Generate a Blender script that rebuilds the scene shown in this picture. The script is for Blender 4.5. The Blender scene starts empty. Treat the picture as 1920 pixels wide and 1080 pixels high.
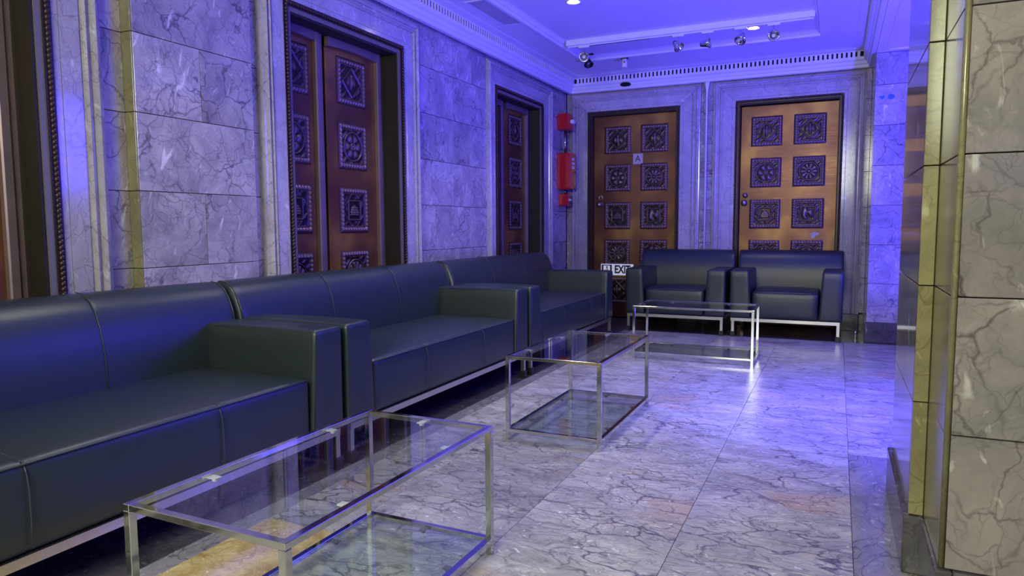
import bpy, bmesh, math, random
import numpy as np
from mathutils import Matrix, Vector
random.seed(7)
S = bpy.context.scene
COL = S.collection
PI = math.pi

# ------------------------------------------------------------------ camera, world, lights, exposure
yaw, pit, roll = map(math.radians, (-24.95, -5.03, -0.32))
fw = Vector((math.sin(yaw)*math.cos(pit), math.cos(yaw)*math.cos(pit), math.sin(pit)))
rt = Vector((math.cos(yaw), -math.sin(yaw), 0)); up = rt.cross(fw)
rt, up = rt*math.cos(roll)+up*math.sin(roll), up*math.cos(roll)-rt*math.sin(roll)
cam = bpy.data.objects.new('camera', bpy.data.cameras.new('camera')); COL.objects.link(cam)
m = Matrix((rt, up, -fw)).transposed().to_4x4(); m.translation = (0, 0, 1.05)
cam.matrix_world = m
cam.data.sensor_width = 36; cam.data.lens = 36*1308.5/1920; cam.data.clip_start = .05
S.camera = cam
S.view_settings.view_transform = 'Standard'; S.view_settings.look = 'None'
S.view_settings.exposure = 0.45; S.view_settings.gamma = 1; S.view_settings.use_curve_mapping = False

w = bpy.data.worlds.new('world'); S.world = w; w.use_nodes = True
w.node_tree.nodes['Background'].inputs[0].default_value = (.60, .64, .55, 1)
w.node_tree.nodes['Background'].inputs[1].default_value = .2

def lamp(name, kind, loc, target, power, color, size=.3, spot=60, blend=.5, size_y=None):
    d = bpy.data.lights.new(name, kind); o = bpy.data.objects.new(name, d); COL.objects.link(o)
    d.energy = power; d.color = color; o.location = loc
    if kind == 'AREA':
        d.size = size
        if size_y: d.shape = 'RECTANGLE'; d.size_y = size_y
    elif kind == 'SPOT':
        d.spot_size = math.radians(spot); d.spot_blend = blend; d.shadow_soft_size = size
    else: d.shadow_soft_size = size
    o.rotation_euler = (Vector(target)-Vector(loc)).to_track_quat('-Z', 'Y').to_euler()
    return o
BLUE = (.055, .03, 1.0)
lamp('blue_uplight', 'SPOT', (.80, 4.9, .20), (-.10, 5.0, 2.7), 540, BLUE, .06, 140, .8)
lamp('blue_wash', 'SPOT', (.95, 4.1, 1.75), (.12, 4.3, .0), 420, BLUE, .07, 72, 1.0)
lamp('blue_hall_panel', 'AREA', (2.5, 5.0, 2.0), (-2.4, 2.6, .6), 75, BLUE, 1.0)
lamp('blue_pilaster_wash', 'SPOT', (.85, 5.6, .7), (.36, 6.95, 1.4), 110, BLUE, .06, 95, .7)
lamp('hall_light', 'AREA', (-.6, -1.6, 2.5), (-1.2, 4, .6), 130, (.95, 1, .74), 1.6)
lamp('hall_light_warm', 'AREA', (-1.2, -.9, 2.3), (.3, 2.3, 1.0), 15, (1, .80, .38), .5)
for i, (x, y, e, c) in enumerate([(-1.88, 5.18, 42, (1, .95, .74)), (-.715, 6.53, 14, (1, .95, .74)), (-.62, 5.05, 30, (1, .98, .80)),
                                  (-.62, 3.65, 34, (1, .98, .80)), (-1.95, 3.85, 36, (1, .98, .80)), (-1.9, 2.45, 34, (1, .98, .80)), (-.7, 1.6, 40, (1, .9, .75))]):
    lamp('downlight_lamp', 'SPOT', (x, y, 2.74), (x, y, 0), e, c, .045, 104, .8)

# ------------------------------------------------------------------ materials
def nd(t, typ, **k):
    n = t.nodes.new(typ)
    for a, b in k.items(): setattr(n, a, b)
    return n
def newmat(name):
    m = bpy.data.materials.new(name); m.use_nodes = True
    return m, m.node_tree, m.node_tree.nodes['Principled BSDF']
def simple(name, col, rough=.5, metal=0, noise=.0, scale=30, bump=0, spec=.5, coat=0, emis=None, estr=0):
    m, t, b = newmat(name)
    b.inputs['Base Color'].default_value = (*col, 1); b.inputs['Roughness'].default_value = rough
    b.inputs['Metallic'].default_value = metal; b.inputs['Specular IOR Level'].default_value = spec
    b.inputs['Coat Weight'].default_value = coat; b.inputs['Coat Roughness'].default_value = .15
    if emis: b.inputs['Emission Color'].default_value = (*emis, 1); b.inputs['Emission Strength'].default_value = estr
    tc = nd(t, 'ShaderNodeTexCoord'); n = nd(t, 'ShaderNodeTexNoise'); n.inputs['Scale'].default_value = scale; n.inputs['Detail'].default_value = 5
    t.links.new(tc.outputs['Object'], n.inputs['Vector'])
    if noise:
        mx = nd(t, 'ShaderNodeMix', data_type='RGBA'); t.links.new(n.outputs['Fac'], mx.inputs[0])
        mx.inputs[6].default_value = (*[c*(1-noise) for c in col], 1); mx.inputs[7].default_value = (*[min(1, c*(1+noise)) for c in col], 1)
        t.links.new(mx.outputs[2], b.inputs['Base Color'])
    if bump:
        bp = nd(t, 'ShaderNodeBump'); bp.inputs['Strength'].default_value = bump; bp.inputs['Distance'].default_value = .002
        t.links.new(n.outputs['Fac'], bp.inputs['Height']); t.links.new(bp.outputs[0], b.inputs['Normal'])
    return m
def marble(name, base, dark, vein, light, rough=.12, vs=6.0, vw=.03, vamt=.8, scale=1.0, stretch=(1, 1, 1), warm=None):
    """base/dark mottling, dark crack veins, pale streaks"""
    m, t, b = newmat(name); L = t.links.new
    tc = nd(t, 'ShaderNodeTexCoord'); oi = nd(t, 'ShaderNodeObjectInfo')
    off = nd(t, 'ShaderNodeVectorMath', operation='SCALE'); cmb = nd(t, 'ShaderNodeCombineXYZ')
    for k in range(3): L(oi.outputs['Random'], cmb.inputs[k])
    L(cmb.outputs[0], off.inputs[0]); off.inputs['Scale'].default_value = 53.0
    add = nd(t, 'ShaderNodeVectorMath', operation='ADD'); L(tc.outputs['Object'], add.inputs[0]); L(off.outputs[0], add.inputs[1])
    mp = nd(t, 'ShaderNodeMapping'); mp.inputs['Scale'].default_value = [scale*s for s in stretch]; mp.inputs['Rotation'].default_value = (.3, .2, .15) if stretch == (1, 1, 1) else (0, 0, .12)
    L(add.outputs[0], mp.inputs['Vector'])
    # warp
    nw = nd(t, 'ShaderNodeTexNoise'); nw.inputs['Scale'].default_value = 3.5; nw.inputs['Detail'].default_value = 6; L(mp.outputs[0], nw.inputs['Vector'])
    wv = nd(t, 'ShaderNodeVectorMath', operation='SCALE'); L(nw.outputs['Color'], wv.inputs[0]); wv.inputs['Scale'].default_value = .36
    wa = nd(t, 'ShaderNodeVectorMath', operation='ADD'); L(mp.outputs[0], wa.inputs[0]); L(wv.outputs[0], wa.inputs[1])
    n1 = nd(t, 'ShaderNodeTexNoise'); n1.inputs['Scale'].default_value = 4.0; n1.inputs['Detail'].default_value = 9; n1.inputs['Roughness'].default_value = .68; L(wa.outputs[0], n1.inputs['Vector'])
    r1 = nd(t, 'ShaderNodeValToRGB'); r1.color_ramp.elements[0].position = .33; r1.color_ramp.elements[0].color = (*dark, 1)
    r1.color_ramp.elements[1].position = .66; r1.color_ramp.elements[1].color = (*base, 1); L(n1.outputs['Fac'], r1.inputs[0])
    col = r1.outputs[0]
    if warm:
        n3 = nd(t, 'ShaderNodeTexNoise'); n3.inputs['Scale'].default_value = 1.7; n3.inputs['Detail'].default_value = 4; L(wa.outputs[0], n3.inputs['Vector'])
        r3 = nd(t, 'ShaderNodeValToRGB'); r3.color_ramp.elements[0].position = .60; r3.color_ramp.elements[1].position = .72; r3.color_ramp.elements[1].color = (.7, .7, .7, 1); L(n3.outputs['Fac'], r3.inputs[0])
        mx = nd(t, 'ShaderNodeMix', data_type='RGBA'); L(r3.outputs[0], mx.inputs[0]); L(col, mx.inputs[6]); mx.inputs[7].default_value = (*warm, 1); col = mx.outputs[2]
    for sc, wd, am in ((vs, vw, vamt), (vs*2.3, vw*1.5, vamt*.7), (vs*5.2, vw*2.0, vamt*.4)):
        v = nd(t, 'ShaderNodeTexVoronoi', feature='DISTANCE_TO_EDGE'); v.inputs['Scale'].default_value = sc; L(wa.outputs[0], v.inputs['Vector'])
        rv = nd(t, 'ShaderNodeValToRGB'); rv.color_ramp.elements[0].position = 0; rv.color_ramp.elements[0].color = (1, 1, 1, 1)
        rv.color_ramp.elements[1].position = wd; rv.color_ramp.elements[1].color = (0, 0, 0, 1); L(v.outputs['Distance'], rv.inputs[0])
        nm = nd(t, 'ShaderNodeTexNoise'); nm.inputs['Scale'].default_value = sc*.55; nm.inputs['Detail'].default_value = 3; L(mp.outputs[0], nm.inputs['Vector'])
        rm = nd(t, 'ShaderNodeValToRGB'); rm.color_ramp.elements[0].position = .36; rm.color_ramp.elements[1].position = .60; L(nm.outputs['Fac'], rm.inputs[0])
        mu = nd(t, 'ShaderNodeMath', operation='MULTIPLY'); L(rv.outputs[0], mu.inputs[0]); L(rm.outputs[0], mu.inputs[1])
        m2 = nd(t, 'ShaderNodeMath', operation='MULTIPLY'); L(mu.outputs[0], m2.inputs[0]); m2.inputs[1].default_value = am
        mx = nd(t, 'ShaderNodeMix', data_type='RGBA'); L(m2.outputs[0], mx.inputs[0]); L(col, mx.inputs[6]); mx.inputs[7].default_value = (*vein, 1); col = mx.outputs[2]
    # pale flecks
    n2 = nd(t, 'ShaderNodeTexNoise'); ms = nd(t, 'ShaderNodeMapping'); ms.inputs['Rotation'].default_value = (.7, .5, .6); ms.inputs['Scale'].default_value = (1, 1, .28); L(mp.outputs[0], ms.inputs['Vector'])
    n2.inputs['Scale'].default_value = 26; n2.inputs['Detail'].default_value = 6; n2.inputs['Distortion'].default_value = .8; L(ms.outputs[0], n2.inputs['Vector'])
    r2 = nd(t, 'ShaderNodeValToRGB'); r2.color_ramp.elements[0].position = .62; r2.color_ramp.elements[1].position = .74; r2.color_ramp.elements[1].color = (.75, .75, .75, 1); L(n2.outputs['Fac'], r2.inputs[0])
    mx = nd(t, 'ShaderNodeMix', data_type='RGBA'); L(r2.outputs[0], mx.inputs[0]); L(col, mx.inputs[6]); mx.inputs[7].default_value = (*light, 1); col = mx.outputs[2]
    # per-stone brightness
    mr = nd(t, 'ShaderNodeMapRange'); mr.inputs['To Min'].default_value = .86; mr.inputs['To Max'].default_value = 1.1; L(oi.outputs['Random'], mr.inputs['Value'])
    hs = nd(t, 'ShaderNodeHueSaturation'); L(mr.outputs[0], hs.inputs['Value']); L(col, hs.inputs['Color']); L(hs.outputs[0], b.inputs['Base Color'])
    b.inputs['Roughness'].default_value = rough; b.inputs['IOR'].default_value = 1.55
    return m
M = {}
M['wall'] = marble('lilac_wall_marble', (.50, .46, .50), (.25, .22, .27), (.08, .06, .10), (.80, .78, .82), .13, 5.5, .03, .85)
M['casing'] = marble('grey_casing_marble', (.50, .47, .50), (.36, .33, .37), (.13, .11, .14), (.70, .68, .72), .14, 7, .025, .6)
M['ochre'] = marble('ochre_marble', (.27, .25, .13), (.18, .165, .085), (.12, .09, .05), (.45, .42, .26), .18, 6, .03, .6)
M['pillar'] = marble('grey_pillar_marble', (.33, .29, .285), (.17, .165, .165), (.06, .045, .05), (.62, .60, .60), .10, 3.8, .022, .85, .8)
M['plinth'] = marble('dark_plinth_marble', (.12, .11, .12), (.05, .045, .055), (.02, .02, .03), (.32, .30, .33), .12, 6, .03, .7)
M['floor'] = marble('white_floor_marble', (.56, .545, .49), (.27, .265, .25), (.06, .06, .07), (.85, .84, .80), .30, 5.2, .05, .95, 1.0, (1.0, 1.9, 1), (.50, .36, .22))
M['floor_warm_lit'] = marble('warm_lit_floor_marble', (.64, .54, .27), (.34, .24, .07), (.20, .12, .04), (.80, .74, .50), .18, 5, .04, .8, 1.6)  # floor marble with warm reflected light painted in as a golden tone
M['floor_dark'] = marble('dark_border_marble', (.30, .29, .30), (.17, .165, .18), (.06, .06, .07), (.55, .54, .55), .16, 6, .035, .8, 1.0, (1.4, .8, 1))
M['joint'] = simple('dark_joint', (.045, .04, .045), .9)
M['plaster'] = simple('white_plaster', (.74, .73, .76), .55, noise=.03, scale=3)
M['slot'] = simple('black_slot', (.012, .008, .006), .9)  # black stands in for the unlit inside of slots and vents
M['white'] = simple('white_enamel', (.75, .75, .76), .3)
M['black'] = simple('black_plastic', (.012, .012, .013), .4)
M['chrome'] = simple('chrome', (.60, .61, .58), .09, 1)
M['brushed'] = simple('brushed_steel', (.62, .60, .58), .32, 1)
M['leather'] = simple('black_leather', (.017, .027, .032), .36, bump=.18, scale=420, spec=.6)
M['thread'] = simple('stitched_piping', (.036, .045, .052), .3)
M['bronze_dark'] = simple('dark_bronze', (.045, .03, .028), .33, .6, noise=.4, scale=14)
M['reveal'] = simple('blackened_reveal', (.016, .012, .010), .55, noise=.4, scale=6)
M['bronze_frame'] = simple('grey_bronze_fillet', (.17, .15, .15), .5, .2)
M['flange'] = simple('violet_grey_bronze', (.20, .145, .165), .42, .4, noise=.25, scale=8)
M['rope'] = simple('rope_bronze', (.07, .045, .04), .3, .6)
M['knob'] = simple('worn_brass', (.45, .36, .26), .28, .9)
M['red'] = simple('red_enamel', (.50, .008, .015), .3)
M['lampglow'] = simple('lamp_glow', (1, 1, 1), .5, emis=(1, .93, .62), estr=22)
M['paper'] = simple('grey_paper', (.50, .46, .42), .6)
M['ink'] = simple('black_ink', (.01, .01, .012), .5)
M['signwhite'] = simple('sign_white', (.78, .80, .84), .4, emis=(.75, .8, 1), estr=.25)
M['teal'] = simple('teal_sticker', (.0, .14, .42), .5)
# bronze-brown door leaf with worn golden areas
def door_mat():
    m, t, b = newmat('polished_bronze_brown'); L = t.links.new
    tc = nd(t, 'ShaderNodeTexCoord')
    n = nd(t, 'ShaderNodeTexNoise'); n.inputs['Scale'].default_value = 2.2; n.inputs['Detail'].default_value = 3; L(tc.outputs['Object'], n.inputs['Vector'])
    r = nd(t, 'ShaderNodeValToRGB'); e = r.color_ramp.elements
    e[0].position = .30; e[0].color = (.085, .030, .020, 1); e[1].position = .72; e[1].color = (.36, .20, .045, 1)
    k = e.new(.52); k.color = (.17, .070, .028, 1); L(n.outputs['Fac'], r.inputs[0])
    mp = nd(t, 'ShaderNodeMapping'); mp.inputs['Scale'].default_value = (2, 2, 60); L(tc.outputs['Object'], mp.inputs['Vector'])
    n2 = nd(t, 'ShaderNodeTexNoise'); n2.inputs['Scale'].default_value = 3; L(mp.outputs[0], n2.inputs['Vector'])
    mr = nd(t, 'ShaderNodeMapRange'); mr.inputs['To Min'].default_value = .24; mr.inputs['To Max'].default_value = .44; L(n2.outputs['Fac'], mr.inputs['Value']); L(mr.outputs[0], b.inputs['Roughness'])
    L(r.outputs[0], b.inputs['Base Color']); b.inputs['Metallic'].default_value = .45
    return m
M['door'] = door_mat()
M['carved'] = simple('carved_bronze', (.08, .04, .035), .32, .5)
def worn():  # puts ridge highlights and hollow shade into the bronze colour
    t = M['carved'].node_tree; at = nd(t, 'ShaderNodeAttribute', attribute_name='ridge_highlight'); r_ = nd(t, 'ShaderNodeValToRGB'); e = r_.color_ramp.elements
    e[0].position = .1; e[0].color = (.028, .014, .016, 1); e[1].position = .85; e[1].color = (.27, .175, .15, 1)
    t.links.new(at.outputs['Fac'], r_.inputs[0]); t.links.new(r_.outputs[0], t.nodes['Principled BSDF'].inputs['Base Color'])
worn()   # highlight on the ridges and shade in the hollows, painted by relief height
def sheet_glass(name, tint):
    m = bpy.data.materials.new(name); m.use_nodes = True; t = m.node_tree; t.nodes.clear(); L = t.links.new
    o = nd(t, 'ShaderNodeOutputMaterial'); mx = nd(t, 'ShaderNodeMixShader'); fr = nd(t, 'ShaderNodeFresnel')
    ge = nd(t, 'ShaderNodeNewGeometry'); mi = nd(t, 'ShaderNodeMapRange'); L(ge.outputs['Backfacing'], mi.inputs['Value'])   # same reflectance from both faces of the sheet
    mi.inputs['To Min'].default_value = 1.5; mi.inputs['To Max'].default_value = 1/1.5; L(mi.outputs[0], fr.inputs[0])
    tr = nd(t, 'ShaderNodeBsdfTransparent'); tr.inputs[0].default_value = (*tint, 1); g = nd(t, 'ShaderNodeBsdfGlossy'); g.inputs['Roughness'].default_value = .02
    L(fr.outputs[0], mx.inputs[0]); L(tr.outputs[0], mx.inputs[1]); L(g.outputs[0], mx.inputs[2]); L(mx.outputs[0], o.inputs[0])
    return m
M['glass'] = sheet_glass('green_tinted_glass', (.955, .988, .975))

# ------------------------------------------------------------------ mesh helpers
def new_mesh(name, V, F, smooth=False, recalc=True):
    me = bpy.data.meshes.new(name); me.from_pydata([tuple(map(float, v)) for v in V], [], [tuple(int(i) for i in f) for f in F])
    if recalc:
        bm = bmesh.new(); bm.from_mesh(me); bmesh.ops.recalc_face_normals(bm, faces=bm.faces); bm.to_mesh(me); bm.free()
    if smooth: me.polygons.foreach_set('use_smooth', [True]*len(me.polygons))
    return me
class MB:
    def __init__(s): s.V = []; s.F = []
    def add(s, V, F):
        n = len(s.V); s.V += [tuple(v) for v in V]; s.F += [tuple(i+n for i in f) for f in F]; return s
    def box(s, a, b):
        x0, y0, z0 = a; x1, y1, z1 = b
        return s.add([(x0,y0,z0),(x1,y0,z0),(x1,y1,z0),(x0,y1,z0),(x0,y0,z1),(x1,y0,z1),(x1,y1,z1),(x0,y1,z1)],
                     [(0,3,2,1),(4,5,6,7),(0,1,5,4),(1,2,6,5),(2,3,7,6),(3,0,4,7)])
    def mesh(s, name, smooth=False): return new_mesh(name, s.V, s.F, smooth)
_c = {}
def cbox(sx, sy, sz, b=.002):
    """box centred at origin, chamfered edges; cached"""
    key = (round(sx, 4), round(sy, 4), round(sz, 4), b)
    if key not in _c:
        bm = bmesh.new(); bmesh.ops.create_cube(bm, size=1)
        for v in bm.verts: v.co = Vector((v.co.x*sx, v.co.y*sy, v.co.z*sz))
        if b: bmesh.ops.bevel(bm, geom=bm.edges[:], offset=b, segments=1, affect='EDGES')
        me = bpy.data.meshes.new('block'); bm.to_mesh(me); bm.free(); _c[key] = me
    return _c[key].copy()
_mc = {}
def link(name, me, mat=None, parent=None, loc=(0,0,0), rot=(0,0,0), label=None, kind=None, cat=None, group=None):
    o = bpy.data.objects.new(name, me); COL.objects.link(o); o.location = loc; o.rotation_euler = rot
    if parent: o.parent = parent
    if mat is not None and me is not None and not me.materials: me.materials.append(M[mat])
    for k, v in (('label', label), ('kind', kind), ('category', cat), ('group', group)):
        if v: o[k] = v
    return o
def blk(name, a, b, mat, parent=None, bev=.002, **k):
    """chamfered block between two corners in the parent's frame; meshes shared by size and material"""
    s = [abs(b[i]-a[i]) for i in range(3)]; c = [(a[i]+b[i])/2 for i in range(3)]
    key = tuple(round(v, 4) for v in s)+(bev, mat)
    if key not in _mc:
        me = cbox(*s, bev); me.materials.append(M[mat]); _mc[key] = me
    return link(name, _mc[key], None, parent, c, **k)
def thing(name, label, cat, loc=(0,0,0), rz=0, group=None, kind=None):
    return link(name, None, None, None, loc, (0, 0, rz), label, kind, cat, group)
def rbox(a, b, r, n=(12, 6, 6), fn=None):
    """rounded box with grid faces, optional deform fn(P)->P"""
    a, b = np.array(a, float), np.array(b, float); lo, hi = a+r, b-r
    def ax(i):
        e = [a[i]+r*(1-math.cos(t)) for t in np.linspace(0, PI/2, 4)]
        e2 = [b[i]-r*(1-math.cos(t)) for t in np.linspace(0, PI/2, 4)][::-1]
        mid = list(np.linspace(lo[i], hi[i], n[i]+1))[1:-1]
        return np.array(e+mid+e2)
    A = [ax(i) for i in range(3)]; V = []; F = []; idx = {}
    def vid(i, j, k):
        key = (i, j, k)
        if key not in idx: idx[key] = len(V); V.append((A[0][i], A[1][j], A[2][k]))
        return idx[key]
    N = [len(x) for x in A]
    for i in range(N[0]-1):
        for j in range(N[1]-1):
            for k in (0, N[2]-1): F.append((vid(i,j,k), vid(i+1,j,k), vid(i+1,j+1,k), vid(i,j+1,k)))
        for j in range(N[2]-1):
            for k in (0, N[1]-1): F.append((vid(i,k,j), vid(i+1,k,j), vid(i+1,k,j+1), vid(i,k,j+1)))
    for i in range(N[1]-1):
        for j in range(N[2]-1):
            for k in (0, N[0]-1): F.append((vid(k,i,j), vid(k,i+1,j), vid(k,i+1,j+1), vid(k,i,j+1)))
    V = np.array(V); Q = np.clip(V, lo, hi); D = V-Q; L = np.linalg.norm(D, axis=1, keepdims=True); L[L == 0] = 1
    V = Q+D/L*r
    if fn: V = fn(V)
    return V, F
def tube(pts, r, n=6, closed=False):
    pts = [Vector(p) for p in pts]; V = []; F = []; N = len(pts)
    for i, p in enumerate(pts):
        d = (pts[(i+1) % N]-pts[i-1]) if closed or 0 < i < N-1 else (pts[1]-pts[0] if i == 0 else pts[-1]-pts[-2])
        d.normalize(); u = d.orthogonal().normalized() if i == 0 else (u-d*u.dot(d)).normalized(); v = d.cross(u)
        V += [tuple(p+(u*math.cos(2*PI*k/n)+v*math.sin(2*PI*k/n))*r) for k in range(n)]
    for i in range(N if closed else N-1):
        for k in range(n):
            a = i*n; b = ((i+1) % N)*n; F.append((a+k, a+(k+1) % n, b+(k+1) % n, b+k))
    if not closed: F += [tuple(range(n)), tuple(range((N-1)*n, N*n))]
    return V, F
def lathe(prof, n=20, caps=True):
    """prof: list of (r,z)"""
    V = []; F = []
    for r, z in prof: V += [(r*math.cos(2*PI*k/n), r*math.sin(2*PI*k/n), z) for k in range(n)]
    for i in range(len(prof)-1):
        for k in range(n): F.append((i*n+k, i*n+(k+1) % n, (i+1)*n+(k+1) % n, (i+1)*n+k))
    if caps: F += [tuple(range(n)), tuple(range((len(prof)-1)*n, len(prof)*n))]
    return V, F
def mk(VF, name='m', smooth=False): return new_mesh(name, *VF, smooth=smooth)
def text_mesh(s, size, depth=.0012, bold=0):
    c = bpy.data.curves.new('t', 'FONT'); c.body = s; c.size = size; c.align_x = 'CENTER'; c.align_y = 'CENTER'; c.extrude = depth; c.offset = bold
    o = bpy.data.objects.new('t', c); COL.objects.link(o); dg = bpy.context.evaluated_depsgraph_get(); dg.update()
    me = bpy.data.meshes.new_from_object(o.evaluated_get(dg)); bpy.data.objects.remove(o); return me

# ------------------------------------------------------------------ room dimensions
XL, YB, ZC, ZF = -2.82, 7.65, 2.715, 2.757       # left wall, back wall, ceiling, coffer ceiling
XR = 0.26                                         # right beam / pilaster line
ZJ = [0.18]+[0.18+.346*k for k in range(1, 7)]+[2.60]  # stone course joints
XE, YN = 4.2, -2.6                                # the hall's far side and the wall behind the camera

# ---- floor: backing slab and marble tiles
fb = MB().box((XL-.35, YN, -.12), (XE, YB+.35, -.022)); floor = link('floor', fb.mesh('floor'), 'joint', kind='structure')
def tiles(x0, x1, first, length, mat, ymin=YN, ymax=YB+.2, alt=None):
    y = first
    while y > ymin: y -= length
    while y < ymax:
        a, b = max(y, ymin), min(y+length, ymax)
        if b-a > .02:
            mm = alt(a, b) if alt else None
            blk('tile', (x0+.0008, a+.0008, -.024), (x1-.0008, b-.0008, 0), mm or mat, floor, .0008)
        y += length
YD = 6.86                                         # a dark border strip runs along the back wall and the left wall
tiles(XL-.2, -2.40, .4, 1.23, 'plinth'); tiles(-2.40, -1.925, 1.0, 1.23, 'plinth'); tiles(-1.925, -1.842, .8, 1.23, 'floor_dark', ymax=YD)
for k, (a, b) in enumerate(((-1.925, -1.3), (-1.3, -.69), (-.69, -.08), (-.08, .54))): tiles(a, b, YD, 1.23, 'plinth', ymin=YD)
tiles(-1.842, -1.54, .62, 1.23, 'floor', ymax=YD, alt=lambda a, b: 'floor_warm_lit' if .5 < a < .7 else None)  # one near tile carries the warm reflected light in its colour
tiles(-1.54, -1.0, 2.28, 1.23, 'floor', ymax=YD)
tiles(-1.0, -.46, 2.84, 1.23, 'floor', ymax=YD); tiles(-.46, .078, 2.20, 1.23, 'floor', ymax=YD)
tiles(.078, .54, 3.49-1.23, 1.23, 'floor', ymax=YD, alt=lambda a, b: 'floor_dark' if b < 3.6 else None)
for k in range(6): tiles(.54+.61*k, .54+.61*(k+1), 1.1+.4*(k % 3), 1.23, 'floor')

# ---- ceiling with its coffer
CX0, CX1, CY0, CY1 = -2.375, -.19, 1.6, 6.86
c = MB()
c.box((XL-.3, YN, ZC), (CX0, YB+.3, ZC+.2)).box((CX1, YN, ZC), (XE, YB+.3, ZC+.2)).box((CX0, YN, ZC), (CX1, CY0, ZC+.2)).box((CX0, CY1, ZC), (CX1, YB+.3, ZC+.2))
c.box((CX0, CY0, ZF), (CX1, CY1, ZF+.14))
ceiling = link('ceiling', c.mesh('ceiling'), 'plaster', kind='structure')
# coffer moulding: rounded bead frame under the edge and a fillet inside it
def frame_sweep(x0, x1, y0, y1, prof):
    """prof (inset, z) swept round a rectangle"""
    V = []; F = []; n = len(prof)
    for cx, cy, sx, sy in ((x0, y0, 1, 1), (x1, y0, -1, 1), (x1, y1, -1, -1), (x0, y1, 1, -1)):
        V += [(cx+sx*p, cy+sy*p, z) for p, z in prof]
    for i in range(4):
        for k in range(n-1): F.append((i*n+k, i*n+k+1, ((i+1) % 4)*n+k+1, ((i+1) % 4)*n+k))
    return V, F
link('coffer_moulding', mk(frame_sweep(CX0, CX1, CY0, CY1, [(-.035, ZC), (-.035, ZC-.006), (-.012, ZC-.010), (.0, ZC-.008), (.004, ZC+.012), (.018, ZC+.016), (.03, ZC+.032), (.045, ZF)])), 'plaster', ceiling)

# ---- cornice (three runs) with slotted dentil band
def cornice(name, prof, path):
    """path: list of (point, inward dir) stations; prof (projection, z)"""
    V = []; F = []; n = len(prof)
    for (px, py), (dx, dy) in path: V += [(px+dx*p, py+dy*p, z) for p, z in prof]
    for i in range(len(path)-1):
        for k in range(n-1): F.append((i*n+k, i*n+k+1, (i+1)*n+k+1, (i+1)*n+k))
    return link(name, mk((V, F)), 'plaster', kind='structure')
prof = [(0, 2.545), (.034, 2.545), (.040, 2.552), (.040, 2.572), (.052, 2.580), (.062, 2.604), (.080, 2.618), (.086, 2.634), (.086, 2.643),
        (.055, 2.643), (.055, 2.691), (.086, 2.691), (.090, 2.697), (.112, 2.700), (.15, 2.706), (.165, 2.7135), (.20, 2.7138), (.20, ZC+.002)]
trim = cornice('trim_1', prof, [((XL, YN), (1, 0)), ((XL, YB), (1, -1)), ((XR, YB), (-1, -1)), ((XR, YN), (-1, 0))])
dm = MB(); bk = MB()
P, SW = .0415, .017; za, zb = 2.6435, 2.6905
y = YN
while y < YB-.12: dm.box((XL+.05, y+SW, za), (XL+.086, y+P, zb)); y += P
x = XL+.10
while x < XR-.13: dm.box((x+SW, YB-.086, za), (x+P, YB-.05, zb)); x += P
y = YN
while y < YB-.12: dm.box((XR-.086, y+SW, za), (XR-.05, y+P, zb)); y += P
link('dentil_course', dm.mesh('dentils'), 'plaster', trim, kind='stuff')
bk.box((XL+.0551, YN, za), (XL+.0815, YB-.082, zb)).box((XL+.0551, YB-.080, za), (XR-.0551, YB-.0551, zb)).box((XR-.0815, YN, za), (XR-.0551, YB-.082, zb))
link('slot_shade_strip', bk.mesh('slots'), 'slot', trim)  # black strips just behind the blocks paint the slots' deep shade
link('dark_round_outlet', mk(([(x, y*.55, z) for x, y, z in lathe([(.060, 0), (.060, .004), (.04, .006)], 28)[0]], lathe([(.060, 0), (.060, .004), (.04, .006)], 28)[1])), 'black', trim, (-2.15, YB-.058, 2.590), (math.radians(-36+180), 0, 0), label='flat black round outlet in the underside of the cornice')

# ---- left wall backing, with three door openings
CP = -2.84                                        # casing face plane on the left wall
doors_left = [(0.615, 1.805, .16, .205), (3.10, 4.292, .165, .205), (5.765, 6.905, .14, .27)]
ZD = 2.33
bw = MB(); prev = YN
for a, b, _, _ in doors_left:
    bw.box((XL-.35, prev, 0), (XL-.09, a, ZC)); bw.box((XL-.35, a, ZD), (XL-.09, b, ZC)); prev = b
bw.box((XL-.35, prev, 0), (XL-.09, YB+.3, ZC))
wl = link('wall_left', bw.mesh('wl'), 'joint', kind='structure')
G = .0016
def stone(parent, mat, axis, plane, a, b, z0, z1, th=.03):
    """a wall stone: axis 'L' faces +x on plane x, axis 'B' faces -y on plane y, 'R' faces -x"""
    if b-a < .004: return
    if axis == 'L': p, q = (plane-th, a+G, z0+G), (plane, b-G, z1-G)
    elif axis == 'R': p, q = (plane, a+G, z0+G), (plane+th, b-G, z1-G)
    else: p, q = (a+G, plane, z0+G), (b-G, plane+th, z1-G)
    return blk('stone', p, q, mat, parent, .0012)
ZT = 2.60
def courses(parent, mat, axis, plane, a, b, splits, th=.03, zs=ZJ):
    for k in range(len(zs)-1):
        cuts = [a]+[s for s in splits[k % len(splits)] if a < s < b]+[b]
        for p, q in zip(cuts, cuts[1:]): stone(parent, mat, axis, plane, p, q, zs[k], zs[k+1], th)
# section before door 1
courses(wl, 'wall', 'L', -2.86, YN, doors_left[0][0]-.16, [[-1.2, -.2], [-1.8, -.7]])
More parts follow.
